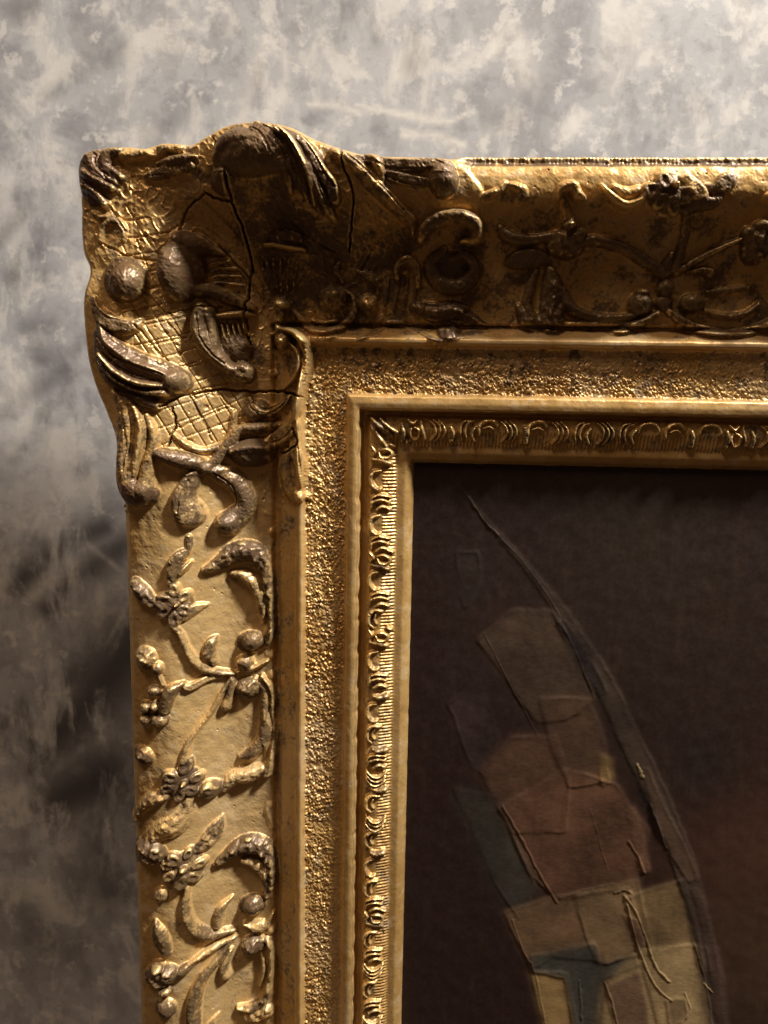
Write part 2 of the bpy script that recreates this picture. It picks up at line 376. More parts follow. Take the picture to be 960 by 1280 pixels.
scl = np.maximum(0, np.cos(fr.V/(44*PX)*2*math.pi+fft_noise(SH, 60, 300, 13)))**3*1.8*PX*np.exp(-((fr.U-uL[QN['gap0']])/(5*PX))**2)
qa = np.interp(fr.U+wob*.5+scl, uL, qi_, left=-1, right=99); qb = np.interp(-(fr.V+wob*.5), -vT, qi_, left=-1, right=99)
q = np.minimum(qa, qb)           # nearer the outside wins (small q = outside)
left_side = qa < qb
qf = np.linspace(0, len(TAB)-1, 3000); prof = np.interp(qf, qi_, wT)
H0 = np.interp(np.clip(q, 0, len(TAB)-1), qf, prof)
H0 = blur(H0, 1.3)
Hs = blur(H0, 9.0); kk = sm(q, QN['rise']+.6, QN['crest']+.2)*(1-sm(q, QN['cove3']-.9, QN['cove3']-.3)); kk = blur(kk, 3); H0 = H0*(1-kk)+Hs*kk
# corner: outline pushed out, crest carried to the edge
OUT = [(1300, 195), (575, 195), (560, 198), (470, 194), (440, 189), (400, 177), (372, 163), (345, 157), (318, 156), (290, 160), (266, 171), (247, 181), (235, 181), (205, 179), (185, 184), (160, 182),
       (132, 185), (113, 192), (102, 205), (99, 225), (103, 255), (103, 290), (106, 320), (114, 342), (108, 370), (108, 400), (113, 440), (121, 478), (135, 515), (147, 545), (148, 575), (147, 600), (152, 620), (160, 631)]
ouv = [P(x, y, .0490) for x, y in OUT]
ouv[0] = (.30, vT[0]); ouv[1] = (ouv[1][0], vT[0]); ouv.append((uL[0], ouv[-1][1]-.002)); ouv.append((uL[0], -.5))
ouv = np.array(ouv); outer = catmull(ouv[1:-1], 4); outer = np.vstack([ouv[:1], outer, ouv[-1:]])
mask = fr.poly(np.vstack([outer, [[.5, -.5], [.5, 0]]]))
mask |= fr.poly(np.array([[uL[0], -.5], [uL[0], .0], [.4, .0], [.4, -.5]])) & (fr.U > uL[0])
din = fr.dist(outer, .012)
c1 = np.array(P(545, 240, .05)); c2 = np.array(P(600, 240, .05)); r1 = np.array(P(170, 590, .05)); r2 = np.array(P(170, 640, .05))
cmask = (1-sm(fr.U, c1[0], c2[0]))*(1-sm(-fr.V, -r1[1], -r2[1]))
Hc = np.where(q < QN['crest'], wT[QN['crest']], H0)
def bump_uv(x, y, rx, ry, h, ang=0, w=.05):
    u, v = P(x, y, w); du, dv = fr.U-u, fr.V-v; ca, sa = math.cos(math.radians(ang)), math.sin(math.radians(ang))
    return h*PX*np.exp(-(((du*ca-dv*sa)/(rx*PX))**2+((du*sa+dv*ca)/(ry*PX))**2))
Hc = Hc+bump_uv(335, 200, 80, 44, 30)+bump_uv(130, 225, 45, 45, 2)+bump_uv(150, 430, 45, 85, 16)+bump_uv(520, 215, 60, 30, 9)+bump_uv(160, 580, 30, 60, 8)-bump_uv(300, 260, 60, 40, 6)
Hb = H0*(1-cmask)+Hc*cmask
R_edge = (13*cmask+2.0*(1-cmask))*PX
fe = np.sqrt(np.clip(1-(1-np.clip(din/R_edge, 0, 1))**2, 0, 1))
Hb = np.where(mask, 0.036+(Hb-.036)*np.where((q < QN['cove1']) | (cmask > .01), fe, 1), .03)
# raised cartouche plate over the corner
sc = Sculpt(fr, Hb)
PLATE = [(80, 150), (590, 150), (584, 215), (604, 238), (600, 275), (606, 340), (590, 385), (560, 402), (520, 404), (470, 404), (435, 412), (405, 430), (388, 446), (394, 480), (392, 520), (386, 560), (384, 600), (372, 618), (352, 622), (346, 600), (338, 575), (310, 582), (270, 592), (235, 594), (205, 580), (190, 600), (190, 630), (150, 640), (80, 640)]
plate = fr.poly([sc.uv(x, y) for x, y in PLATE])
Hb = Hb+blur(plate.astype(float), 1.6)*3.6*PX*mask
sc.base = Hb

# ------------------------------------------------------------------ ornament drawing
def K(ox, oy, s):
    def f(*pts): return [(ox+x/s, oy+y/s, r/s) for x, y, r in pts]
    f.b = lambda x, y, rx, ry, a=0: (ox+x/s, oy+y/s, rx/s, ry/s, a)
    f.l = lambda *pts: [(ox+x/s, oy+y/s) for x, y in pts]
    return f
K1, K2, K3, K4, K6, K7, K8 = K(90, 140, 3.6923), K(330, 140, 3.4286), K(90, 380, 3.0968), K(600, 180, 2.6667), K(140, 640, 3.6923), K(140, 880, 3.6923), K(140, 1060, 3.6923)
K9, K10, K11, K12, K13 = K(370, 300, 4), K(240, 360, 5.333), K(230, 250, 5.333), K(600, 220, 4.8), K(780, 200, 5.333)
A = sc.add
L = dict(lobes=1, groove=.5); L2 = dict(lobes=2)
# --- corner cartouche
A('leaf', [('B', K1.b(100, 290, 75, 130, 0), 9), ('T', K1((225, 180, 22), (165, 195, 30), (160, 255, 28), (225, 300, 20)), 9), ('T', K1((95, 215, 20), (115, 265, 28), (200, 325, 20)), 9),
           ('T', K1((60, 280, 24), (120, 318, 27), (185, 352, 18)), 12), ('T', K1((60, 345, 22), (115, 378, 26), (150, 425, 22)), 10)], .85, 'clenched leaf at the very tip of the corner')
A('leaf', [('T', K1((225, 200, 20), (290, 200, 24), (340, 190, 20), (390, 205, 8)), 8), ('T', K1((390, 195, 12), (440, 160, 30), (500, 165, 26), (560, 158, 12)), 10, L)], .35)
A('leaf', [('T', K1((390, 240, 10), (450, 225, 22), (520, 215, 22), (570, 205, 10)), 8), ('T', K1((340, 300, 16), (420, 275, 30), (540, 245, 24)), 9, L)], .7)
A('scroll', [('T', K1((130, 590, 14), (145, 530, 17), (200, 500, 18), (240, 540, 16), (235, 590, 10)), 6), ('T', K1((100, 470, 10), (140, 490, 16), (190, 480, 10)), 4)], .5)
A('ball', [('B', K1.b(245, 775, 100, 105), 5), ('B', K1.b(245, 780, 84, 88), 21, dict(power=.5))], .9, 'round dark ball near the outer left edge')
A('scroll', [('B', K1.b(475, 725, 85, 140), 29), ('T', K1((500, 590, 48), (570, 610, 50), (630, 630, 30), (690, 648, 12)), 19, dict(pat=1.0)), ('T', K1((560, 640, 30), (580, 720, 30), (570, 810, 36), (640, 825, 36), (720, 855, 34), (830, 902, 18)), 17)], .9, 'hooked reddish scroll with a pointed lip')
for k, (x, y) in enumerate(((690, 690), (725, 720), (745, 760), (755, 800))):
    A('rib', [('T', K1((625+k*6, 715+k*26, 7), ((625+x)/2, (720+k*25+y)/2-8, 11), (x+40, y, 8)), 4)], .45)
A('ball', [('B', K1.b(690, 315, 58, 52), 11)], .8)
A('leaf', [('T', K2((60, 120, 60), (170, 230, 84), (255, 390, 44)), 8), ('B', (322, 186, 58, 26, -8), 12), ('T', K2((-30, 70, 30), (40, 95, 28), (100, 190, 24), (155, 275, 20), (190, 388, 9)), 16, L), ('T', K2((60, 80, 22), (110, 115, 20), (165, 210, 20), (200, 300, 17), (214, 392, 9)), 19),
           ('T', K2((150, 110, 18), (195, 165, 22), (240, 245, 27), (285, 310, 28), (300, 368, 26)), 18, L), ('T', K2((195, 240, 25), (235, 340, 24), (268, 408, 25), (298, 455, 18)), 15), ('T', K2((50, 180, 20), (95, 250, 28), (112, 340, 12)), 13)], .85, 'large drooping leaf with deep folds on the top crest')
A('leaf', [('T', K1((660, 200, 20), (720, 130, 42), (820, 120, 48), (900, 180, 30), (950, 260, 20)), 12), ('T', K1((760, 230, 20), (830, 190, 30), (880, 270, 18)), 8)], .8)
A('leaf', [('T', K2((300, 170, 20), (380, 215, 30), (450, 290, 34), (520, 360, 30), (580, 420, 28), (630, 470, 28), (636, 525, 8)), 12), ('T', K2((430, 185, 16), (480, 210, 26), (500, 260, 20), (512, 315, 8)), 11)], .55, 'twisting leaf that trails down to a pointed tip')
A('leaf', [('T', K2((400, 195, 14), (520, 215, 26), (640, 225, 28), (740, 215, 34), (800, 240, 22)), 9, L), ('T', K2((500, 255, 14), (590, 285, 24), (690, 300, 20)), 9, L), ('B', K2.b(768, 285, 62, 66), 15)], .8, 'leaf ending in a round bud along the top edge')
A('scroll', [('T', K2((670, 545, 18), (695, 495, 28), (760, 458, 32), (850, 452, 34), (908, 488, 34), (905, 540, 28), (850, 552, 12)), 16)], .6, 'upper hook of the scroll beside the leaf tip')
A('scroll', [('T', K2((770, 590, 20), (715, 650, 32), (750, 730, 38), (840, 745, 38), (905, 680, 34), (870, 615, 22), (810, 625, 18)), 11), ('B', K2.b(800, 660, 70, 60), 6)], .8)
A('rosette', [('B', K9.b(180, 290, 80, 66), 13, dict(rough=.25)), ('B', K9.b(195, 270, 30, 26), 16)], .5)
A('scroll', [('T', K9((-30, 330, 16), (20, 390, 22), (75, 440, 24), (150, 450, 22), (240, 425, 22), (290, 360, 20), (285, 285, 16), (225, 240, 12)), 9)], .5)
A('scroll', [('T', K9((80, 400, 10), (130, 420, 14), (200, 400, 12)), 6)], .5)
A('bead_drop', [('B', K9.b(360, 320, 55, 52), 10, dict(rough=.3))], .5)
A('scroll', [('T', K9((505, 190, 16), (510, 130, 22), (560, 95, 24), (605, 150, 22), (610, 230, 16)), 10), ('B', K9.b(545, 160, 26, 18), 6)], .7)
for x in (410, 455, 505, 550, 598): A('flute', [('T', K9((x+8, 195, 9), (x-4, 270, 15), (x-16, 350, 9)), 3.5)], .75)
A('leaf', [('T', K9((590, 330, 30), (690, 360, 50), (800, 350, 44), (900, 400, 26), (960, 430, 12)), 8, dict(lobes=2, rough=.3))], .9)
A('bead_drop', [('B', K9.b(765, 455, 62, 52), 9, dict(rough=.3))], .75)
A('leaf', [('T', K9((230, 210, 10), (200, 150, 20), (215, 110, 10)), 6), ('T', K9((300, 150, 8), (380, 190, 26), (420, 230, 14)), 7)], .7)
A('border', [('T', K9((300, 505, 8), (350, 480, 12), (410, 450, 15), (470, 418, 13), (540, 425, 12), (620, 455, 13), (700, 500, 16), (770, 505, 16), (840, 470, 13), (960, 455, 8)), 3)], .6)
A('shell', [('B', K11.b(675, 255, 120, 62), 13, dict(rough=.3)), ('T', K11((540, 300, 18), (600, 300, 20), (700, 320, 22), (800, 330, 18)), 14)], .75, 'shell lip in the shaded middle of the corner')
for a, b_ in ((500, 590), (545, 605), (595, 625), (645, 650), (700, 690), (760, 730)): A('flute', [('T', K11((a, 385, 10), ((a+b_)/2-6, 490, 19), (b_, 610, 9)), 4)], .8)
A('leaf', [('T', K11((310, 370, 14), (370, 430, 26), (430, 500, 30), (490, 560, 30), (520, 640, 12)), 7, L)], .35)
A('post', [('B', K11.b(645, 700, 66, 38), 27), ('T', K11((640, 690, 44), (632, 760, 40), (622, 850, 34)), 24)], .7, 'stubby post standing at the middle of the corner')
A('scroll', [('B', K10.b(590, 345, 62, 72), 19, dict(rough=.25)), ('T', K10((530, 310, 18), (590, 275, 26), (670, 290, 30), (735, 355, 34), (768, 450, 34), (757, 560, 32), (722, 680, 32), (695, 800, 34), (668, 890, 22)), 20)], .3, 'long gilded scroll curling down beside the sanded band')
A('scroll', [('T', K10((640, 355, 12), (700, 430, 17), (708, 510, 18), (670, 610, 18), (605, 672, 12)), 10)], .3)
A('dot', [('B', K10.b(540, 570, 28, 26), 5)], .4)
A('leaf', [('B', K10.b(420, 820, 105, 80, -20), 9), ('T', K10((380, 735, 20), (440, 820, 40), (530, 830, 46), (610, 770, 34), (650, 710, 14)), 11, dict(lobes=3, groove=.5))], .6, 'cupped leaf with fine ribs under the crack')
A('scroll', [('T', K10((60, 130, 50), (45, 240, 62), (90, 370, 66), (180, 470, 58), (250, 540, 50)), 19), ('T', K10((110, 150, 40), (130, 260, 34), (150, 380, 36)), 18), ('B', K10.b(330, 560, 90, 78, 20), 17, dict(dimple=.25)), ('B', K10.b(290, 400, 110, 110), 12)], .9, 'thick dark scroll curling into the lattice field')
A('leaf', [('T', K10((180, 185, 22), (260, 178, 30), (350, 172, 28), (410, 178, 12)), 14)], .15)
for a, b_ in (((198, 240), (238, 365)), ((235, 240), (268, 360)), ((272, 235), (303, 350)), ((308, 230), (336, 335)), ((342, 226), (366, 315))): A('rib', [('T', K10((*a, 8), ((a[0]+b_[0])/2-4, (a[1]+b_[1])/2, 12), (*b_, 7)), 11)], .3)
A('leaf', [('T', K3((104, 120, 30), (170, 240, 74), (280, 295, 70), (390, 312, 40)), 9), ('T', K3((105, 60, 14), (130, 140, 30), (220, 215, 44), (320, 255, 46), (400, 290, 44)), 15, dict(lobes=2, groove=.25)), ('T', K3((108, 195, 12), (170, 262, 16), (260, 306, 17), (350, 318, 14)), 16), ('T', K3((105, 225, 10), (175, 295, 14), (265, 338, 15), (360, 345, 20)), 14), ('B', K3.b(398, 300, 50, 50), 19)], .9, 'broad purple brown leaf sweeping in from the left edge')
A('leaf', [('T', K3((80, -20, 14), (95, 30, 26), (150, 75, 32), (225, 85, 26), (260, 60, 10)), 12, L), ('T', K3((100, 60, 10), (112, 150, 14), (125, 240, 12)), 5)], .7)
A('leaf', [('T', K3((215, 350, 14), (270, 370, 30), (320, 390, 24), (330, 400, 10)), 9)], .75)
A('leaf', [('T', K3((215, 400, 50), (235, 520, 66), (235, 690, 60)), 7), ('T', K3((155, 340, 12), (195, 395, 22), (212, 470, 26), (200, 560, 30), (205, 650, 42), (225, 720, 48)), 13), ('T', K3((240, 400, 12), (268, 480, 20), (255, 580, 20), (243, 660, 16)), 13), ('T', K3((285, 430, 12), (312, 520, 20), (292, 620, 28), (285, 710, 40)), 13), ('B', K3.b(250, 732, 76, 60), 18, dict(pat=1.0))], .45, 'long hanging leaf with a purple bulb at its tip')
A('scroll', [('T', K3((330, 580, 24), (400, 600, 34), (480, 618, 30), (545, 650, 16)), 14)], .85)
A('scroll', [('T', K3((520, 640, 20), (570, 590, 24), (615, 530, 24), (650, 490, 24), (720, 480, 26), (800, 468, 14)), 11)], .6)
A('scroll', [('T', K3((625, 420, 10), (622, 480, 15), (590, 540, 15), (500, 568, 14), (420, 530, 10), (385, 495, 6)), 5)], .5)
A('leaf', [('B', K3.b(700, 575, 98, 62, -8), 16), ('T', K3((620, 570, 20), (690, 555, 26), (770, 560, 22)), 17)], .9, 'dark cupped leaf above the groove')
A('leaf', [('T', K3((750, 545, 26), (800, 515, 34), (850, 480, 32), (862, 440, 16)), 15, L)], .2)
A('drop', [('T', K3((520, 640, 18), (460, 680, 32), (425, 760, 44), (450, 815, 58)), 16, dict(lobes=1, groove=.15))], .6, 'left one of the paired teardrops under the corner')
A('drop', [('T', K3((520, 640, 22), (590, 665, 42), (655, 720, 42), (665, 790, 42), (605, 850, 54)), 14), ('B', K3.b(600, 850, 54, 50), 20)], .7, 'right one of the paired teardrops curling to a knob')
A('leaf', [('T', K3((862, 470, 18), (860, 560, 28), (880, 630, 28), (895, 700, 12)), 10, L), ('T', K3((830, 570, 16), (825, 650, 26), (850, 740, 28), (905, 745, 18)), 7)], .25)
# incised lattice, dots, old cracks
for ln in (K3.l((250, 80), (330, 180), (400, 250)), K3.l((370, 70), (440, 150)), K3.l((460, 360), (500, 440), (540, 530)), K3.l((560, 330), (615, 400)), K3.l((250, 70), (370, 40), (480, 20)),
           K3.l((300, 160), (440, 128)), K3.l((390, 250), (480, 225)), K3.l((400, 485), (480, 450), (600, 400)), K3.l((430, 350), (620, 300)), K3.l((320, 170), (370, 235)),
           K1.l((250, 430), (330, 560), (400, 660)), K1.l((150, 615), (270, 668), (400, 690)), K1.l((340, 830), (440, 940)), K1.l((350, 810), (430, 800)), K1.l((430, 940), (560, 915)), K1.l((600, 400), (760, 560)), K1.l((440, 560), (560, 480)),
           K1.l((180, 440), (260, 560)), K2.l((160, 520), (300, 600)), K2.l((480, 560), (420, 680))): sc.cut(ln, 1.5, 2.2, jag=.4)
for pt in (K3.l((360, 110)), K3.l((415, 190)), K3.l((485, 275)), K3.l((570, 470)), K3.l((455, 530)), K1.l((318, 632)), K1.l((340, 902)), K3.l((520, 400)), K10.l((545, 565))):
    sc.cut([pt[0], (pt[0][0]+.5, pt[0][1])], 3.2, 2.5)
keep = sc.cutd.copy(); sc.cutd[:] = 0
for k in range(-8, 9):           # curved diagonal net over the lit half of the cartouche
    o_ = k*21
    sc.cut([(150+o_, 300), (185+o_*.95, 380), (235+o_*.9, 460), (300+o_*.85, 570)], 1.15, 1.7, jag=.5)
    sc.cut([(120, 440+o_*1.1), (200, 425+o_*1.05), (280, 402+o_), (350, 372+o_)], 1.15, 1.7, jag=.5)
for i in range(7):
    for j in range(12):
        x, y = 176+i*21+j*7.5+rng.normal(0, 1), 300+j*22-i*5+rng.normal(0, 1); sc.cut([(x, y), (x+.6, y)], 2.1, 2.0)
net = fr.poly([sc.uv(x, y) for x, y in ((150, 270), (205, 275), (232, 330), (246, 385), (262, 425), (300, 470), (335, 500), (330, 560), (250, 575), (200, 570), (180, 520), (150, 470), (150, 330))])
lattice = sc.cutd*blur(net.astype(float), 2); sc.cutd[:] = keep
crack = lambda ln, r=1.7, d=16: sc.cut(ln, r*.62, d*.7, power=.3, jag=.5)
crack(K3.l((345, 395), (390, 370), (450, 350), (530, 338))); crack(K10.l((0, 705), (150, 680), (300, 686), (450, 690), (600, 690), (745, 727)), 2.3)
crack(K1.l((610, 375), (550, 430), (512, 500), (500, 545))); crack(K1.l((720, 290), (740, 420), (790, 540), (830, 700), (820, 800), (805, 950)), 2.2, 22); crack(K1.l((805, 950), (812, 1020), (830, 1080)), 1.6)
crack(K2.l((335, 155), (342, 230), (380, 340), (376, 480), (365, 600))); crack(K1.l((610, 372), (680, 402), (740, 412))); crack(K1.l((668, 100), (662, 150), (668, 200)), 1.2, 6)
crack(K3.l((385, 400), (400, 460), (375, 550))); crack(K3.l((860, 480), (872, 540), (815, 578))); crack(K1.l((680, 620), (760, 700), (830, 780)), 1.3, 8); crack(K1.l((440, 925), (560, 905), (690, 900)), 1.3, 8)

# chased lines that part the folds of the big leaves
for ln in (K1.l((190, 175), (150, 200), (140, 260), (170, 310)), K1.l((120, 190), (130, 260), (200, 315)), K1.l((75, 250), (110, 300), (190, 335)), K1.l((60, 315), (105, 350), (165, 400)), K1.l((250, 180), (220, 215), (235, 260)),
           K2.l((-30, 60), (30, 85), (85, 140), (130, 240), (170, 380)), K2.l((20, 60), (90, 110), (150, 190), (185, 290), (202, 390)), K2.l((100, 90), (170, 160), (225, 260), (262, 340)), K2.l((60, 130), (95, 200), (140, 330)), K2.l((150, 100), (220, 190), (275, 290), (310, 330)),
           K2.l((-60, 80), (0, 110), (40, 190)), K2.l((200, 200), (225, 280), (250, 350), (285, 420)), K2.l((360, 190), (430, 250), (520, 340), (600, 430)), K2.l((430, 200), (520, 240), (620, 250), (720, 250)), K2.l((520, 280), (610, 310), (700, 320)), K2.l((640, 205), (720, 210), (780, 240)),
           K3.l((110, 130), (170, 200), (260, 235), (370, 275)), K3.l((110, 170), (180, 235), (280, 280), (370, 300)), K3.l((108, 210), (170, 278), (260, 322), (350, 332)), K3.l((120, 260), (190, 320), (280, 355)), K3.l((100, 10), (150, 55), (230, 70)), K3.l((90, 50), (150, 105), (230, 110)),
           K3.l((180, 370), (205, 450), (222, 520), (215, 640)), K3.l((225, 390), (240, 470), (235, 560), (228, 660)), K3.l((270, 410), (290, 500), (275, 600), (262, 690)), K3.l((460, 680), (430, 740), (420, 800)), K3.l((560, 650), (630, 700), (650, 780)),
           K3.l((760, 540), (820, 520), (860, 480)), K3.l((870, 500), (880, 580), (890, 660)), K1.l((440, 600), (420, 720), (450, 830)), K10.l((60, 180), (80, 320), (160, 440), (240, 510)), K10.l((400, 790), (480, 850), (590, 800), (640, 740)), K10.l((420, 760), (500, 810), (590, 770))):
    sc.cut(ln, 1.5, 2.2, power=.8, jag=.25)

# --- rail ornaments; dy / dx shift them along the rail for the stretches past the picture's edge
def left_motif(K6, K7, K8, part):
    A_ = lambda n, p, pat=.6, lab=None: A(n, p, pat, lab, 'left')
    if part in (0, 2):
        A_('leaf', [('T', K6((425, 272, 20), (490, 240, 38), (570, 190, 54), (650, 190, 52), (700, 260, 36), (722, 350, 28), (732, 450, 25), (735, 550, 23), (708, 625, 14)), 14, dict(rough=.22))], .8)
        A_('leaf', [('T', K6((555, 285, 18), (620, 300, 32), (668, 360, 32), (690, 440, 27), (692, 515, 10)), 11)], .55)
        A_('bud', [('T', K6((268, 325, 26), (282, 255, 40), (315, 205, 34), (350, 180, 16), (350, 120, 17)), 10, dict(lobes=1, rough=.2)), ('T', K6((315, 285, 12), (340, 255, 15), (362, 232, 9)), 9)], .75)
        A_('leaf', [('T', K6((105, 335, 34), (135, 375, 42), (180, 420, 28), (225, 445, 16)), 12, dict(rough=.25))], .8)
        A_('flower', [('B', K6.b(x, y, r, r*.85), 10, dict(rough=.15)) for x, y, r in ((242, 415, 42), (285, 365, 30), (332, 392, 30), (335, 455, 32), (285, 495, 34), (238, 465, 32))]+[('B', K6.b(297, 430, 17, 19), 13, dict(pat=.95))], .7)
        A_('leaf', [('T', K6((335, 490, 18), (380, 450, 25), (432, 432, 9)), 9, L)], .55)
        A_('stem', [('T', K6((265, 520, 14), (310, 560, 17), (340, 630, 20), (390, 700, 24), (460, 738, 24), (560, 748, 16)), 9)], .6)
        A_('bud', [('T', K6((470, 700, 20), (448, 650, 34), (458, 605, 32), (478, 580, 12)), 10, dict(rough=.2))], .65)
        A_('ball', [('B', K6.b(638, 600, 72, 62), 5), ('B', K6.b(645, 602, 56, 52), 16)], .75)
        A_('knob', [('B', K6.b(610, 700, 48, 42), 12), ('T', K6((580, 740, 14), (650, 720, 16), (715, 690, 10)), 8)], .6)
        A_('blossom', [('B', K6.b(622, 822, 64, 60), 14, dict(rough=.25))], .8)
        A_('stem', [('T', K6((545, 750, 14), (440, 772, 22), (360, 812, 22), (318, 795, 10)), 9, L)], .4)
        A_('stem', [('T', K6((550, 765, 14), (500, 850, 15), (455, 930, 14), (400, 1000, 13), (352, 1070, 18), (330, 1150, 26)), 9)], .5)
        A_('drop', [('T', K6((556, 775, 18), (545, 850, 28), (528, 900, 34)), 10)], .6)
        A_('scroll', [('T', K6((660, 775, 18), (700, 820, 26), (700, 900, 32), (705, 980, 38), (690, 1060, 42), (640, 1120, 42), (590, 1135, 16)), 10), ('T', K6((690, 760, 14), (745, 830, 20), (745, 930, 16), (757, 1020, 18), (742, 1130, 26), (715, 1210, 30)), 12)], .6)
        A_('leaf', [('T', K7((515, 405, 16), (560, 350, 40), (640, 330, 46), (695, 300, 24)), 12, dict(rough=.15))], .35)
    if part in (0, 1, 2):
        A_('flower', [('B', K6.b(150, 680, 58, 60), 11, dict(rough=.4)), ('B', K6.b(205, 725, 32, 36), 9), ('T', K6((215, 750, 12), (235, 800, 10)), 5)], .6)
        A_('flower', [('T', K6((318, 800, 16), (262, 840, 38), (235, 920, 34)), 12), ('B', K6.b(150, 905, 32, 32), 11), ('B', K6.b(197, 902, 27, 27), 12), ('B', K6.b(150, 960, 34, 30), 12), ('B', K6.b(215, 965, 44, 34), 14), ('B', K6.b(190, 830, 35, 28), 9)], .85)
        A_('leaf', [('B', K7.b(140, 240, 60, 48, 30), 9, dict(rough=.35))], .65)
        A_('flower', [('B', K7.b(x, y, r, r*.85), 10, dict(rough=.12)) for x, y, r in ((268, 342, 36), (338, 292, 38), (388, 342, 30), (362, 405, 30), (308, 424, 33), (250, 392, 32))]+[('B', K7.b(330, 370, 24, 24), 13)], .75)
        A_('leaf', [('B', K7.b(450, 402, 58, 50), 12, dict(rough=.2)), ('T', K7((405, 420, 14), (440, 380, 22), (485, 385, 14)), 14)], .8)
        A_('leaf', [('T', K7((105, 495, 22), (165, 455, 36), (235, 430, 30)), 10, dict(rough=.35))], .5)
        A_('leaf', [('T', K7((120, 650, 26), (200, 605, 50), (285, 570, 58), (340, 510, 44), (352, 440, 20)), 8, dict(lobes=3, groove=.3, rough=.2))], .4)
        A_('bud', [('B', K7.b(165, 690, 90, 66, 10), 16, dict(rough=.25))], .95)
        A_('leaf', [('T', K7((365, 690, 16), (425, 650, 38), (470, 595, 44), (505, 525, 10)), 9, dict(lobes=1, rough=.3))], .55)
        A_('flower', [('B', K7.b(x, y, r, r*.85), 11, dict(rough=.3)) for x, y, r in ((285, 725, 36), (350, 695, 26), (402, 742, 32), (372, 805, 34), (312, 830, 42), (262, 800, 34), (250, 750, 30), (330, 765, 40))], .7)
        A_('leaf', [('B', K7.b(222, 885, 36, 46, 20), 8)], .4)
    if part in (0, 1):
        A_('leaf', [('T', K8((468, 90, 12), (530, 45, 38), (610, -5, 52), (690, 5, 50), (728, 80, 34), (738, 160, 28), (712, 235, 14)), 14, dict(rough=.25))], .8)
        A_('leaf', [('T', K8((600, 62, 20), (655, 72, 32), (700, 130, 30), (708, 215, 12)), 11)], .5)
        A_('stem', [('T', K8((345, 190, 18), (338, 290, 28), (370, 370, 30), (450, 408, 30), (560, 385, 18)), 10)], .65)
        A_('bud', [('T', K8((490, 365, 22), (498, 290, 28), (552, 232, 9)), 9)], .55)
        A_('ball', [('B', K8.b(648, 265, 72, 68), 5), ('B', K8.b(648, 275, 60, 56), 16)], .75)
        A_('knob', [('B', K8.b(675, 368, 58, 34), 9), ('T', K8((610, 355, 14), (690, 375, 18), (745, 300, 10)), 8)], .45)
        A_('blossom', [('B', K8.b(645, 462, 66, 58), 15, dict(rough=.2))], .85)
        A_('scroll', [('T', K8((670, 430, 16), (722, 440, 24), (735, 520, 24), (728, 620, 26), (700, 700, 30), (640, 745, 30), (580, 745, 14)), 11, dict(rough=.15)), ('T', K8((690, 480, 12), (700, 560, 16), (680, 640, 10)), 8)], .55)
        A_('leaf', [('B', K8.b(680, 770, 95, 46, -12), 10, dict(rough=.4))], .4)
        A_('stem', [('T', K8((565, 415, 16), (450, 475, 25), (345, 545, 12)), 9, dict(rough=.2))], .4)
        A_('stem', [('T', K8((555, 425, 14), (480, 530, 28), (410, 620, 36), (375, 720, 40), (370, 880, 40)), 12)], .65)
        A_('drop', [('T', K8((545, 480, 14), (515, 555, 26), (530, 590, 34)), 11)], .6)
        A_('leaf', [('T', K8((198, 345, 10), (220, 420, 46), (245, 490, 28)), 10, dict(rough=.2))], .7)
        A_('flower', [('B', K8.b(220, 600, 95, 62, -12), 15, dict(rough=.35)), ('B', K8.b(205, 560, 36, 26), 17), ('B', K8.b(240, 665, 40, 26), 13), ('B', K8.b(330, 570, 50, 30, -30), 10)], .85)
        A_('leaf', [('B', K8.b(242, 748, 58, 52, 20), 12)], .75)
        A_('leaf', [('T', K8((440, 850, 30), (460, 812, 22), (490, 772, 8)), 9, L)], .5)
left_motif(K6, K7, K8, 0)
sh = lambda ox, oy: K(ox, oy, 3.6923)
left_motif(sh(136, 640+640), sh(136, 880+640), sh(136, 1060+640), 2)
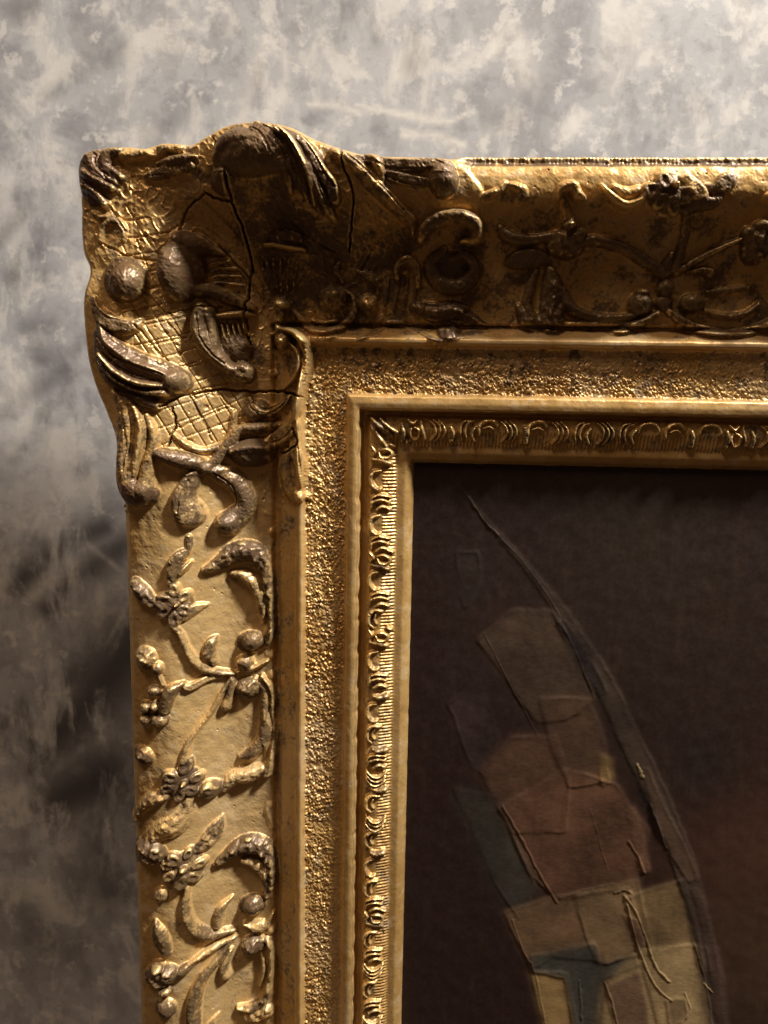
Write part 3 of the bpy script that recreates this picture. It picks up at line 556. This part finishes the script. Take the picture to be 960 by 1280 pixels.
def top_motif(K12, K13, K4, full):
    A_ = lambda n, p, pat=.6, lab=None: A(n, p, pat, lab, 'top')
    if full:
        A_('leaf', [('T', K12((150, 40, 12), (110, 90, 18), (40, 120, 20)), 6, dict(rough=.3)), ('T', K12((180, 50, 12), (260, 90, 22), (230, 150, 14)), 6)], .5)
        A_('leaf', [('T', K12((470, 125, 16), (495, 75, 24), (555, 55, 26), (590, 110, 26), (625, 128, 14)), 12)], .4)
        A_('leaf', [('T', K12((735, 55, 10), (785, 118, 20), (870, 172, 20), (960, 150, 20), (1000, 90, 12)), 12), ('T', K12((800, 60, 10), (880, 110, 30), (960, 80, 20)), 7)], .3)
        A_('stem', [('T', K12((500, 130, 14), (520, 200, 22), (540, 290, 30)), 7)], .5)
        A_('flower', [('B', K12.b(520, 400, 118, 84), 14, dict(rough=.3)), ('B', K12.b(540, 300, 48, 34), 14), ('B', K12.b(600, 350, 42, 46), 13)], .95)
        A_('leaf', [('T', K12((120, 300, 14), (150, 350, 28), (230, 380, 28), (330, 378, 22), (420, 360, 20)), 9)], .85)
        A_('leaf', [('T', K12((155, 520, 14), (240, 500, 44), (350, 490, 40), (425, 515, 10)), 11, L)], .9)
        A_('scroll', [('T', K12((425, 560, 22), (440, 660, 52), (435, 760, 56), (430, 860, 66)), 14, dict(rough=.2))], .9)
        A_('scroll', [('T', K12((335, 570, 18), (300, 680, 28), (285, 770, 26), (320, 860, 34), (400, 890, 30)), 9), ('T', K12((230, 780, 16), (270, 850, 34), (330, 900, 24)), 9)], .75)
        A_('scroll', [('T', K12((500, 680, 20), (530, 770, 32), (620, 828, 28), (760, 852, 24), (900, 842, 20), (980, 810, 14)), 11)], .85)
        A_('stem', [('T', K12((480, 890, 14), (640, 885, 17), (800, 888, 15), (900, 885, 12)), 7)], .4)
        A_('stem', [('T', K12((620, 400, 20), (680, 385, 26), (780, 402, 26), (880, 440, 26), (960, 485, 28), (1040, 540, 28), (1110, 600, 22)), 10)], .75)
        A_('flower', [('B', K13.b(x, y, r, r*.9), 13, dict(rough=.2)) for x, y, r in ((190, 200, 55), (270, 140, 50), (345, 165, 52), (245, 275, 48), (335, 300, 52), (405, 230, 60))], .65)
        A_('leaf', [('T', K13((390, 110, 14), (440, 130, 30), (510, 220, 38), (560, 240, 12)), 14, L)], .15)
        A_('leaf', [('T', K13((560, 170, 14), (620, 190, 36), (690, 140, 46), (750, 100, 14)), 11, L)], .6)
        A_('leaf', [('T', K13((400, 330, 20), (500, 295, 34), (600, 280, 30), (665, 235, 12)), 10)], .85)
        A_('stem', [('T', K13((415, 340, 20), (412, 470, 28), (385, 600, 25), (345, 740, 30)), 10)], .75)
        A_('stem', [('T', K13((370, 740, 20), (500, 660, 22), (640, 590, 18), (790, 525, 12)), 9)], .75)
        A_('drop', [('T', K13((430, 745, 12), (520, 735, 22), (575, 752, 30)), 10)], .8)
        A_('bud', [('T', K13((300, 760, 22), (295, 690, 32), (320, 630, 20)), 9)], .8)
        A_('flower', [('B', K13.b(900, 560, 100, 120), 15, dict(rough=.3)), ('B', K13.b(925, 440, 58, 44), 13), ('B', K13.b(830, 480, 40, 40), 11)], .95)
        A_('ball', [('B', K13.b(115, 960, 90, 84), 14), ('B', K13.b(130, 880, 50, 30), 12)], .85)
        A_('ball', [('B', K13.b(465, 950, 88, 64), 15)], .9)
        A_('knob', [('B', K13.b(285, 850, 62, 60), 12), ('B', K13.b(270, 950, 60, 60), 9)], .8)
        A_('scroll', [('T', K13((300, 1010, 20), (400, 1080, 28), (560, 1140, 28), (740, 1150, 26), (900, 1120, 24), (1000, 1060, 16)), 11)], .85)
        A_('scroll', [('T', K13((540, 1000, 14), (660, 1040, 20), (800, 1030, 20), (900, 960, 14)), 7), ('T', K13((560, 880, 14), (700, 870, 24), (830, 850, 14)), 5)], .6)
        A_('scroll', [('T', K13((230, 1020, 18), (120, 1080, 26), (0, 1130, 24), (-60, 1140, 14)), 10)], .85)
        A_('knob', [('B', K13.b(385, 1095, 40, 34), 7)], .2)
top_motif(K12, K13, K4, 1)
top_motif(K(600+352, 222, 4.8), K(780+352, 202, 5.333), None, 1)

# --- inner ornamental strip, drawn in strip coordinates: s along, t across (0 outer .. 34 inner)
uS0, uS1, vS0, vS1 = uL[QN['strip0']], uL[QN['sight0']], vT[QN['strip0']], vT[QN['sight0']]
def strip_map(rail):
    k = (uS1-uS0)/34
    if rail == 'left': return lambda s, t, r: (uS0+t*k, vS0-s*PX, r*PX)
    k2 = (vS0-vS1)/34
    return lambda s, t, r: (uS0+s*PX, vS0-t*k2, r*PX)
def strip_orn(rail, s0, s1):
    mp = strip_map(rail); par = 'strip_'+rail; s = s0; k = 0; last = -1
    def T(name, pts, h, pat, **o):
        A(name, [('UV', [mp(s+a, b+rng.uniform(-.6, .6), r) for a, b, r in p], h, o) for p in pts], pat, None, par)
    while s < s1:
        m = int(rng.choice([j for j in range(6) if j != last])); last = m; pt = rng.uniform(.15, .75)
        if m == 0:   T('scroll', [[(0, 14, 1.5), (2, 6, 2.6), (9, 2, 3.4), (18, 3, 3.6), (25, 9, 3), (24, 15, 2)]], 7, pt); s += 30
        elif m == 1: T('ring', [[(2, 12, 1.5), (0, 20, 2.5), (5, 27, 2.8), (11, 24, 2.6), (11, 15, 2.4), (5, 12, 2)], [(-3, 3, 2.2), (3, 7, 2.6), (9, 3, 2)]], 7.5, pt); T('leaf', [[(14, 4, 2), (15, 14, 3.6), (19, 26, 3)], [(-6, 26, 2), (-4, 31, 2.6)]], 7, pt+.2); s += 24
        elif m == 2: T('scroll', [[(0, 20, 2), (-1, 10, 3.2), (6, 3, 3.6), (16, 2, 3.4), (23, 8, 2.6)], [(4, 12, 1.3), (12, 9, 1.6), (18, 12, 1.3)]], 7, pt); s += 28
        elif m == 3: T('shell', [[(0, 3, 1.6), (7, 10, 2.1), (8, 20, 2.1), (2, 28, 1.6)], [(5, 2, 1.6), (13, 10, 2.2), (14, 20, 2.2), (9, 27, 1.6)], [(11, 2, 1.6), (19, 10, 2.2), (20, 19, 2), (16, 26, 1.4)]], 6.5, pt); s += 25
        elif m == 4: T('bud', [[(2, 10, 3), (4, 18, 4), (3, 27, 4.6)]], 8, pt+.2); s += 9
        else:        T('shell', [[(18, 3, 1.6), (10, 6, 2.2), (6, 16, 2.2), (10, 26, 1.6)], [(13, 2, 1.5), (4, 5, 2), (0, 15, 2.1), (3, 27, 1.6)], [(20, 10, 2), (15, 18, 2.4), (19, 27, 2)]], 6.5, pt); s += 25
        s += rng.uniform(-2, 5); k += 1
A('leaf', [('UV', [(uS0+2*PX, vS0-2*PX, 3*PX), (uS0+12*PX, vS0-12*PX, 5*PX), (uS0+28*PX, vS0-24*PX, 4*PX)], 8), ('UV', [(uS0+14*PX, vS0-3*PX, 3*PX), (uS0+20*PX, vS0-10*PX, 4*PX), (uS0+36*PX, vS0-20*PX, 3*PX)], 8),
           ('UV', [(uS0+3*PX, vS0-14*PX, 3*PX), (uS0+9*PX, vS0-22*PX, 4*PX), (uS0+22*PX, vS0-38*PX, 3*PX)], 8)], .55, 'crossed corner leaf of the narrow inner border', 'strip_left')
strip_orn('left', 42, 1010); strip_orn('top', 40, 780)

# ------------------------------------------------------------------ assemble heights
D = blur(sc.D, .55)*np.where(cmask > .01, fe**3, 1.)
own = sc.own.copy()
in_sand = (q > QN['fil3']+.9) & (q < QN['sand2']+.3)
in_strip = (q >= QN['strip0']-.3) & (q < QN['sight0']-.1)
grain = fft_noise(SH, 2.0, 5.5, 21)*.75+fft_noise(SH, 4.5, 14, 22)*.65; grain = np.clip(grain, -1.5, 1.9); sandenv = blur(in_sand.astype(float), 1.2)
sand_patch = np.where(left_side, .9-.75*sm(q, QN['sand1']+.1, QN['sand2'])*sm(-fr.V, .05, .2), .55+.5*sm(q, QN['sand0'], QN['sand1']+.4)*(1-sm(fr.U, .03, .12)))
along = np.where(left_side, fr.V, fr.U); hatch = .5+.5*np.cos(along/(4.6*PX)*2*math.pi)
tt = np.where(left_side, (fr.U-uS0)/(uS1-uS0), (vS0-fr.V)/(vS0-vS1))
hatchenv = blur((in_strip & (tt > .5)).astype(float), 1)*np.clip(1-D/(2*PX), 0, 1)
rid = (1-np.abs(fft_noise(SH, 9, 34, 71))*.9).clip(0, 1)**1.5; rid2 = (1-np.abs(fft_noise(SH, 5, 16, 72))).clip(0, 1)**2
busy = plate*np.clip(bump_uv(340, 330, 150, 120, 1.6, w=.045)/PX+bump_uv(180, 240, 90, 60, 1.3)/PX+bump_uv(480, 240, 90, 60, .6)/PX+0, 0, 1)*(1-.6*np.clip(D/(6*PX), 0, 1))
busy = blur(busy.astype(float), 2)*np.where(cmask > .01, fe**2, 1)
H = Hb+D+busy*(rid*1.7+rid2*.6)*PX
H = H+grain*sandenv*sand_patch*(.55+.5*sm(fft_noise(SH, 14, 60, 23), -.9, .3))*1.1*PX
H = H+(hatch-.5)*hatchenv*2.0*PX
fine = fft_noise(SH, 2.2, 9, 31); mid = fft_noise(SH, 8, 30, 32); big = fft_noise(SH, 30, 120, 33)
on_orn = np.clip(D/(3*PX), 0, 1)
smooth_zone = (q > QN['sand2']) & (q < QN['gap0']) | (q > QN['sight0']) | ((q > QN['fil0']) & (q < QN['fil3']+.8))
amp = np.where(smooth_zone, .25, 1.)
H = H+amp*(fine*(.08+.12*on_orn)+mid*(.20+.16*on_orn)+big*.5*(1-.5*on_orn))*PX
pits = fft_noise(SH, 2.5, 12, 41); H = H-np.clip(pits-2.3, 0, 1.5)*1.4*PX*amp
# combed texture on the gilded cove and ledge carving
ledge = (q < QN['ledge']+.9) & (cmask < .3) & ~left_side
H = H+blur((ledge*np.maximum(0, fft_noise(SH, 4, 20, 51, (1, .7)))), 1.0)*.8*PX + blur(ledge*(np.cos(fr.U/(4.2*PX)*2*math.pi)*(fft_noise(SH, 40, 200, 52) > .6)), .8)*.6*PX
# broken inner lip of the outer moulding
lip = ((q > QN['cove3']+.4) & (q < QN['groove']-.1)); H = H+blur(lip.astype(float), 1.0)*np.maximum(0, fft_noise(SH, 14, 50, 53))*2.2*PX*(cmask < .5)
Cr = np.where(own >= 0, sc.cutd, 0); H = H-Cr-lattice*(1-np.clip(D/(2.5*PX), 0, 1))
wear_raw = (H-blur(H, 2.2))/PX
wear = np.clip(wear_raw*.45, -1, 1.3)*np.where(in_sand, .35, 1.)
pat = blur(sc.pat*(D > .5*PX), 1.2)
base_pat_shade = .05+.10*big
base_pat_shade = np.where(in_sand, .14+.14*(~left_side)+.08*mid, base_pat_shade); base_pat_shade = np.where(q > QN['sight0']-.2, -.12, base_pat_shade); base_pat_shade = np.where((q > QN['cove4']) & (q < QN['fil1']), .28, base_pat_shade)  # top rail's sand browner, its shade put into the colour
base_pat_shade = np.where(in_strip, .30, base_pat_shade); base_pat_shade = np.where(ledge, .72+.1*mid, base_pat_shade)
shade_c = bump_uv(345, 300, 75, 75, 1, w=.045)/PX+bump_uv(450, 340, 100, 70, 1, w=.04)/PX  # shade in the middle of the corner, painted in as darker tone
base_pat_shade = base_pat_shade+.45*np.clip(shade_c, 0, 1)+.12*plate
base_pat_shade = base_pat_shade+.30*(~left_side)*(1-cmask)*(q < QN['groove'])*sm(q, QN['crest'], QN['cove1'])  # shade of the top cove painted in as darker, redder colour
patina_shade = np.maximum(pat-.04*np.clip((fr.U-0)*0+(1-cmask)*left_side, 0, 1), base_pat_shade)  # ornament patina together with the painted shade of cove and corner
chalk = blur((left_side & (q < QN['cove4'])).astype(float)*sm(q, QN['rise'], QN['cove1'])*.6, 3)*(1-.5*cmask)
red = .16*np.clip(sc.pat-.55, 0, .45)/.45*cmask*(sc.D > PX)*(.6+.5*np.clip(big, -1, 1)); red = np.clip(blur(red, 2), 0, 1)
for x, y, r, a in ((250, 330, 9, .75), (243, 350, 8, .7), (158, 345, 10, .5), (170, 608, 12, .55), (152, 610, 9, .5), (270, 440, 9, .5), (560, 218, 9, .45), (350, 175, 16, .3), (215, 470, 12, .35), (475, 205, 9, .4), (348, 385, 7, .4)):
    red = np.maximum(red, a*np.clip(bump_uv(x, y, r, r, 1, w=.052)/PX, 0, 1)*(.6+.4*np.clip(mid, -1, 1)))

# ------------------------------------------------------------------ base pieces get negative owners
frame = empty('picture_frame', 'ornate gilded picture frame corner with worn carved scrolls, leaves and old cracks', 'picture frame')
BASES = [('outer_moulding', QN['groove']-.5), ('fillet', QN['fil3']+.8), ('sanded_band', QN['sand2']+.5), ('bead_moulding', QN['gap0']-.3), ('ornament_strip', QN['sight0']-.1), ('sight_edge', 99)]
bo = np.zeros(SH, np.int32); lo = -9
for k, (n, hi) in enumerate(BASES):
    bo = np.where((q > lo) & (q <= hi), -(k*2+1+left_side.astype(int)), bo); lo = hi
corner_zone = plate & (q < QN['fil1'])
bo = np.where(corner_zone, -50, bo)
ownall = np.where(own > 0, own, bo)
mask &= (q < len(TAB)-1.001)
pieces = field_pieces(fr, H, mask, ownall, dict(patina_shade=patina_shade, wear=wear, red=red, chalk=chalk), .0335)
par = {}
LB = {'outer_moulding': ('shaded cove of the top rail, lit only on its crest', 'brightly lit cove of the upright rail'), 'fillet': ('thin double fillet under the top cove', 'plain upright fillet beside the deep groove'),
      'sanded_band': ('sanded band of the top rail', 'coarsely sanded upright band'), 'bead_moulding': (None, 'upright bead with a nibbled inner edge'), 'ornament_strip': (None, None), 'sight_edge': ('plain gilt lip over the top of the painting', 'plain gilt lip down the side of the painting')}
for key in sorted(k for k in pieces if k < 0):
    v, qd, nn, at = pieces[key]
    if key == -50: o = mesh_obj('corner_ornament', v, qd, GOLD, frame, nn, at, 'cracked corner cartouche with an incised lattice field'); par['corner'] = o
    else:
        k, ls = divmod(-key-1, 2); n = BASES[k][0]; o = mesh_obj(n, v, qd, GOLD, frame, nn, at, LB[n][ls])
        if k == 0: par['left' if ls else 'top'] = o
        if k == 4: par['strip_left' if ls else 'strip_top'] = o
for key in sorted(k for k in pieces if k > 0):
    v, qd, nn, at = pieces[key]
    if len(qd) < 25:            # slivers left over where ornaments overlap: fold into their moulding's look, as crumbs of that ornament
        pass
    ob = sc.objs[key-1]
    mesh_obj(ob['name'], v, qd, GOLD, par[ob['parent']], nn, at, ob['label'])

# ------------------------------------------------------------------ the painting
PW = .0265
su, sv = uL[-1], vT[-1]
pf = Field(su-.012, .205, -.345, sv+.012, .0005)
ps = Sculpt(pf, np.full(pf.shape, PW)); ps.uv = lambda x, y, lift=0: P(x, y, PW)
tint = np.zeros(pf.shape+(3,)); 
def blob(x, y, r, c, a=1.):
    u, v = P(x, y, PW); m = a*np.exp(-((pf.U-u)**2+(pf.V-v)**2)/(r*.00037)**2)[..., None]; tint[:] = tint*(1-m)+np.array(c)*m
tint[:] = (.0180, .0080, .0062)
blob(820, 700, 150, (.026, .018, .012), .9); blob(960, 800, 160, (.025, .014, .010), .8); blob(940, 1060, 110, (.052, .022, .013), .95); blob(960, 1200, 120, (.050, .026, .013), .9); blob(880, 960, 60, (.016, .010, .008), .8)
blob(560, 1120, 60, (.018, .009, .008), .7); blob(590, 860, 60, (.020, .011, .012), .8); blob(600, 730, 60, (.022, .013, .010), .6); blob(640, 800, 60, (.030, .016, .011), .7)
nz = fft_noise(pf.shape, 4, 40, 77, (.22, 1))
nzl = fft_noise(pf.shape, 30, 120, 78)
def edge_wobble(poly, amt=1.1):
    out = []
    for a, b in zip(poly, poly[1:]+poly[:1]):
        for t in (0, .2, .4, .6, .8): out.append((a[0]*(1-t)+b[0]*t+rng.normal(0, amt*.5), a[1]*(1-t)+b[1]*t+rng.normal(0, amt*.5)))
    return out
def stroke(poly, col, h=1.6, soft=2.2, label=None, a=1., rim=1.5):
    oid = len(ps.objs)+1; ps.objs.append(dict(name='paint_stroke', label=label))
    m = pf.poly([P(x, y, PW) for x, y in edge_wobble(poly)]); f = blur(m.astype(float), soft*1.35); fs = blur(m.astype(float), 1.5)
    tint[:] = tint*(1-a*f[..., None])+np.array(col)*1.15*(a*f[..., None])*(1+.10*np.clip(nz, -1.5, 1.5)+.16*np.clip(nzl, -2, 2))[..., None]
    rimv = np.clip(fs*(1-fs)*4, 0, 1)*np.clip(.35+.6*nzl, 0, 1)
    ps.D += (fs*h+rimv*rim*.7)*PX*.5
    ps.own[m] = oid
def ridge(pts, r, h, col=None):
    oid = len(ps.objs)+1; ps.objs.append(dict(name='paint_ridge', label=None))
    c = catmull(np.array(pts, float), 6); c = c+rng.normal(0, .35, c.shape)
    q_ = [(*P(x, y, PW), max(.6, r*rng.uniform(.6, 1.3))*.00037*.95) for x, y in c]
    b, val = ps.raster(q_, h*PX*.30)
    if val is None: return
    ps.D[b] += val; m = val > .15*PX; ps.own[b] = np.where(m, oid, ps.own[b])
    if col is not None: tint[b] = np.where((val > .1*PX)[..., None], np.array(col), tint[b])
def band(pts, widths):
    c = catmull([(x, y, w) for (x, y), w in zip(pts, widths)], 4); d = np.gradient(c[:, :2], axis=0); d /= np.linalg.norm(d, axis=1, keepdims=True)
    nn = np.stack([-d[:, 1], d[:, 0]], 1); return [tuple(p) for p in c[:, :2]+nn*c[:, 2:]]+[tuple(p) for p in (c[:, :2]-nn*c[:, 2:])[::-1]]
stroke([(560, 880), (600, 850), (625, 920), (610, 975), (590, 960)], (.022, .013, .012), .5)
stroke([(570, 690), (598, 690), (605, 740), (580, 760)], (.021, .014, .011), .4, soft=5)
stroke([(596, 800), (640, 762), (690, 762), (724, 820), (745, 875), (706, 900), (672, 905), (640, 862)], (.044, .027, .017), 1.8, label='dull brown topmost facet of the painted leaf')
stroke([(672, 872), (738, 872), (756, 925), (762, 975), (712, 985), (690, 940)], (.052, .029, .017), 1.6, soft=3)
stroke([(598, 965), (640, 922), (695, 918), (712, 975), (706, 1040), (640, 1040)], (.060, .031, .018), 1.4, soft=4)
stroke([(622, 1010), (706, 960), (770, 980), (812, 1040), (790, 1108), (700, 1125), (660, 1090)], (.076, .037, .021), 1.6, soft=3, label='broad russet stroke in the middle of the leaf')
stroke([(748, 940), (766, 950), (767, 975), (752, 982)], (.115, .070, .028), 1.2)
stroke([(566, 985), (612, 992), (640, 1040), (668, 1105), (650, 1150), (618, 1105)], (.026, .024, .018), .9, soft=5, label='dark green stroke on the left of the leaf')
stroke([(630, 1140), (700, 1118), (785, 1108), (806, 1180), (760, 1204), (690, 1196), (664, 1212)], (.092, .054, .028), 1.8)
stroke([(715, 1116), (795, 1098), (818, 1190), (745, 1206)], (.125, .080, .040), 1.2)
stroke([(662, 1212), (708, 1216), (724, 1290), (730, 1360), (700, 1360), (680, 1290)], (.175, .112, .045), 1.6, label='tan stroke at the bottom left of the leaf')
stroke([(662, 1194), (742, 1178), (752, 1205), (795, 1190), (800, 1206), (750, 1226), (742, 1300), (720, 1300), (706, 1222), (666, 1214)], (.036, .034, .027), 1.6, label='grey green stroke shaped like a bent fork')
stroke([(780, 1122), (852, 1100), (872, 1160), (884, 1250), (898, 1340), (840, 1350), (808, 1230)], (.120, .078, .036), 2.0, label='large ochre stroke at the right of the leaf')
stroke([(800, 1186), (872, 1180), (886, 1260), (900, 1350), (740, 1360), (758, 1232)], (.235, .165, .080), 1.6, soft=4)
stroke([(757, 1232), (800, 1212), (810, 1262), (814, 1310), (775, 1330)], (.115, .068, .040), 1.8)
stroke([(832, 1250), (856, 1246), (860, 1270), (838, 1282)], (.115, .075, .038), 1.0)
stroke([(780, 1142), (796, 1150), (808, 1180), (792, 1182)], (.085, .042, .025), .8)
stroke(band([(572, 606), (622, 668), (668, 722), (714, 785), (756, 858), (792, 935), (826, 1010), (858, 1090), (882, 1180), (898, 1270), (910, 1360)], (1, 3, 5, 9, 12, 13, 14, 13, 10, 8, 8)), (.034, .023, .016), 1.8, label='long dusky spine stroke curving down the leaf')
stroke(band([(700, 776), (728, 822), (752, 868)], (5, 8, 7)), (.014, .010, .009), .4)
stroke(band([(806, 960), (822, 1010), (846, 1060), (866, 1100)], (3, 8, 10, 6)), (.055, .032, .020), 1.2)
stroke(band([(800, 985), (812, 1012), (824, 1040)], (4, 5, 3)), (.010, .007, .007), .1)
stroke(band([(852, 1100), (872, 1180), (890, 1300), (896, 1350)], (3, 4, 4, 3)), (.016, .010, .009), .3)
stroke(band([(868, 1110), (890, 1190), (906, 1300), (912, 1350)], (4, 7, 8, 8)), (.048, .028, .020), 1.2)
stroke(band([(788, 1010), (798, 1050), (806, 1090)], (6, 7, 5)), (.100, .052, .030), 1.2)
ridge([(585, 620), (602, 646), (622, 668)], 1.6, 2.2, (.05, .033, .02)); ridge([(622, 668), (662, 712), (700, 770)], 1.1, 1.5)
ridge([(628, 1008), (650, 1045), (672, 1088), (696, 1128)], 1.8, 3.2); ridge([(780, 1118), (795, 1140), (808, 1175), (818, 1205), (836, 1226)], 1.7, 4)
ridge([(784, 1130), (792, 1165), (806, 1205), (822, 1235), (840, 1250)], 1.5, 3.4); ridge([(756, 1228), (766, 1258), (772, 1285), (776, 1330)], 1.6, 3.4); ridge([(724, 1225), (726, 1262), (728, 1290)], 1.8, 3)
ridge([(786, 1052), (797, 1070), (806, 1092)], 1.8, 3.6); ridge([(812, 1004), (822, 1030), (832, 1060)], 1.6, 3.2); ridge([(796, 955), (800, 964), (804, 972)], 2.4, 3.5, (.2, .15, .08)); ridge([(768, 1116), (780, 1112), (790, 1116)], 2, 3)
ridge([(738, 1010), (746, 1040), (760, 1090)], 1.0, 1.3); ridge([(640, 1150), (655, 1190), (668, 1215), (684, 1290)], 1.2, 2.0); ridge([(700, 1122), (730, 1112), (766, 1104)], 1.2, 1.6); ridge([(856, 1240), (862, 1262), (850, 1280)], 1.5, 2.4)
ridge([(868, 1180), (882, 1230), (892, 1290)], 1.4, 2.6); ridge([(604, 790), (640, 860), (664, 905), (672, 920)], 1.0, 1.4); ridge([(696, 768), (722, 820), (742, 872)], 1.0, 1.4); ridge([(880, 1228), (890, 1240)], 1.6, 3, (.2, .14, .07))
def largest_only(own):
    for o in np.unique(own):
        if o == 0: continue
        ii, jj = np.nonzero(own == o); i0, i1, j0, j1 = ii.min(), ii.max()+1, jj.min(), jj.max()+1
        m = np.zeros((i1-i0+2, j1-j0+2), bool); m[1:-1, 1:-1] = own[i0:i1, j0:j1] == o
        seen = np.zeros(m.shape, bool); comps = []
        while (m & ~seen).any():
            a, b = np.argwhere(m & ~seen)[0]; st = [(a, b)]; seen[a, b] = True; comp = []
            while st:
                p, q_ = st.pop(); comp.append((p, q_))
                for r_, c_ in ((p+1, q_), (p-1, q_), (p, q_+1), (p, q_-1)):
                    if m[r_, c_] and not seen[r_, c_]: seen[r_, c_] = True; st.append((r_, c_))
            comps.append(comp)
        comps.sort(key=len)
        for comp in comps[:-1]:
            for p, q_ in comp: own[i0+p-1, j0+q_-1] = 0
largest_only(ps.own)
Hp = PW+ps.D+(fft_noise(pf.shape, 2.2, 10, 61)*.025+fft_noise(pf.shape, 12, 60, 62)*.25)*PX*.5
painting = empty('painting', 'dark oil painting of a long curved brown leaf form in thick knife strokes', 'painting')
pc = field_pieces(pf, Hp, np.ones(pf.shape, bool), ps.own, dict(tint=np.dstack([tint, np.ones(pf.shape)])), .0235)
for key in sorted(pc):
    v, qd, nn, at = pc[key]
    if key == 0: mesh_obj('canvas', v, qd, PAINT, painting, nn, at)
    else: mesh_obj(ps.objs[key-1]['name'], v, qd, PAINT, painting, nn, at, ps.objs[key-1]['label'])
# origins of the two things at their lower inner edge are not needed: both hang on the wall at the world's origin
print('objects', len(bpy.data.objects), 'faces', sum(len(o.data.polygons) for o in bpy.data.objects if o.type == 'MESH'))
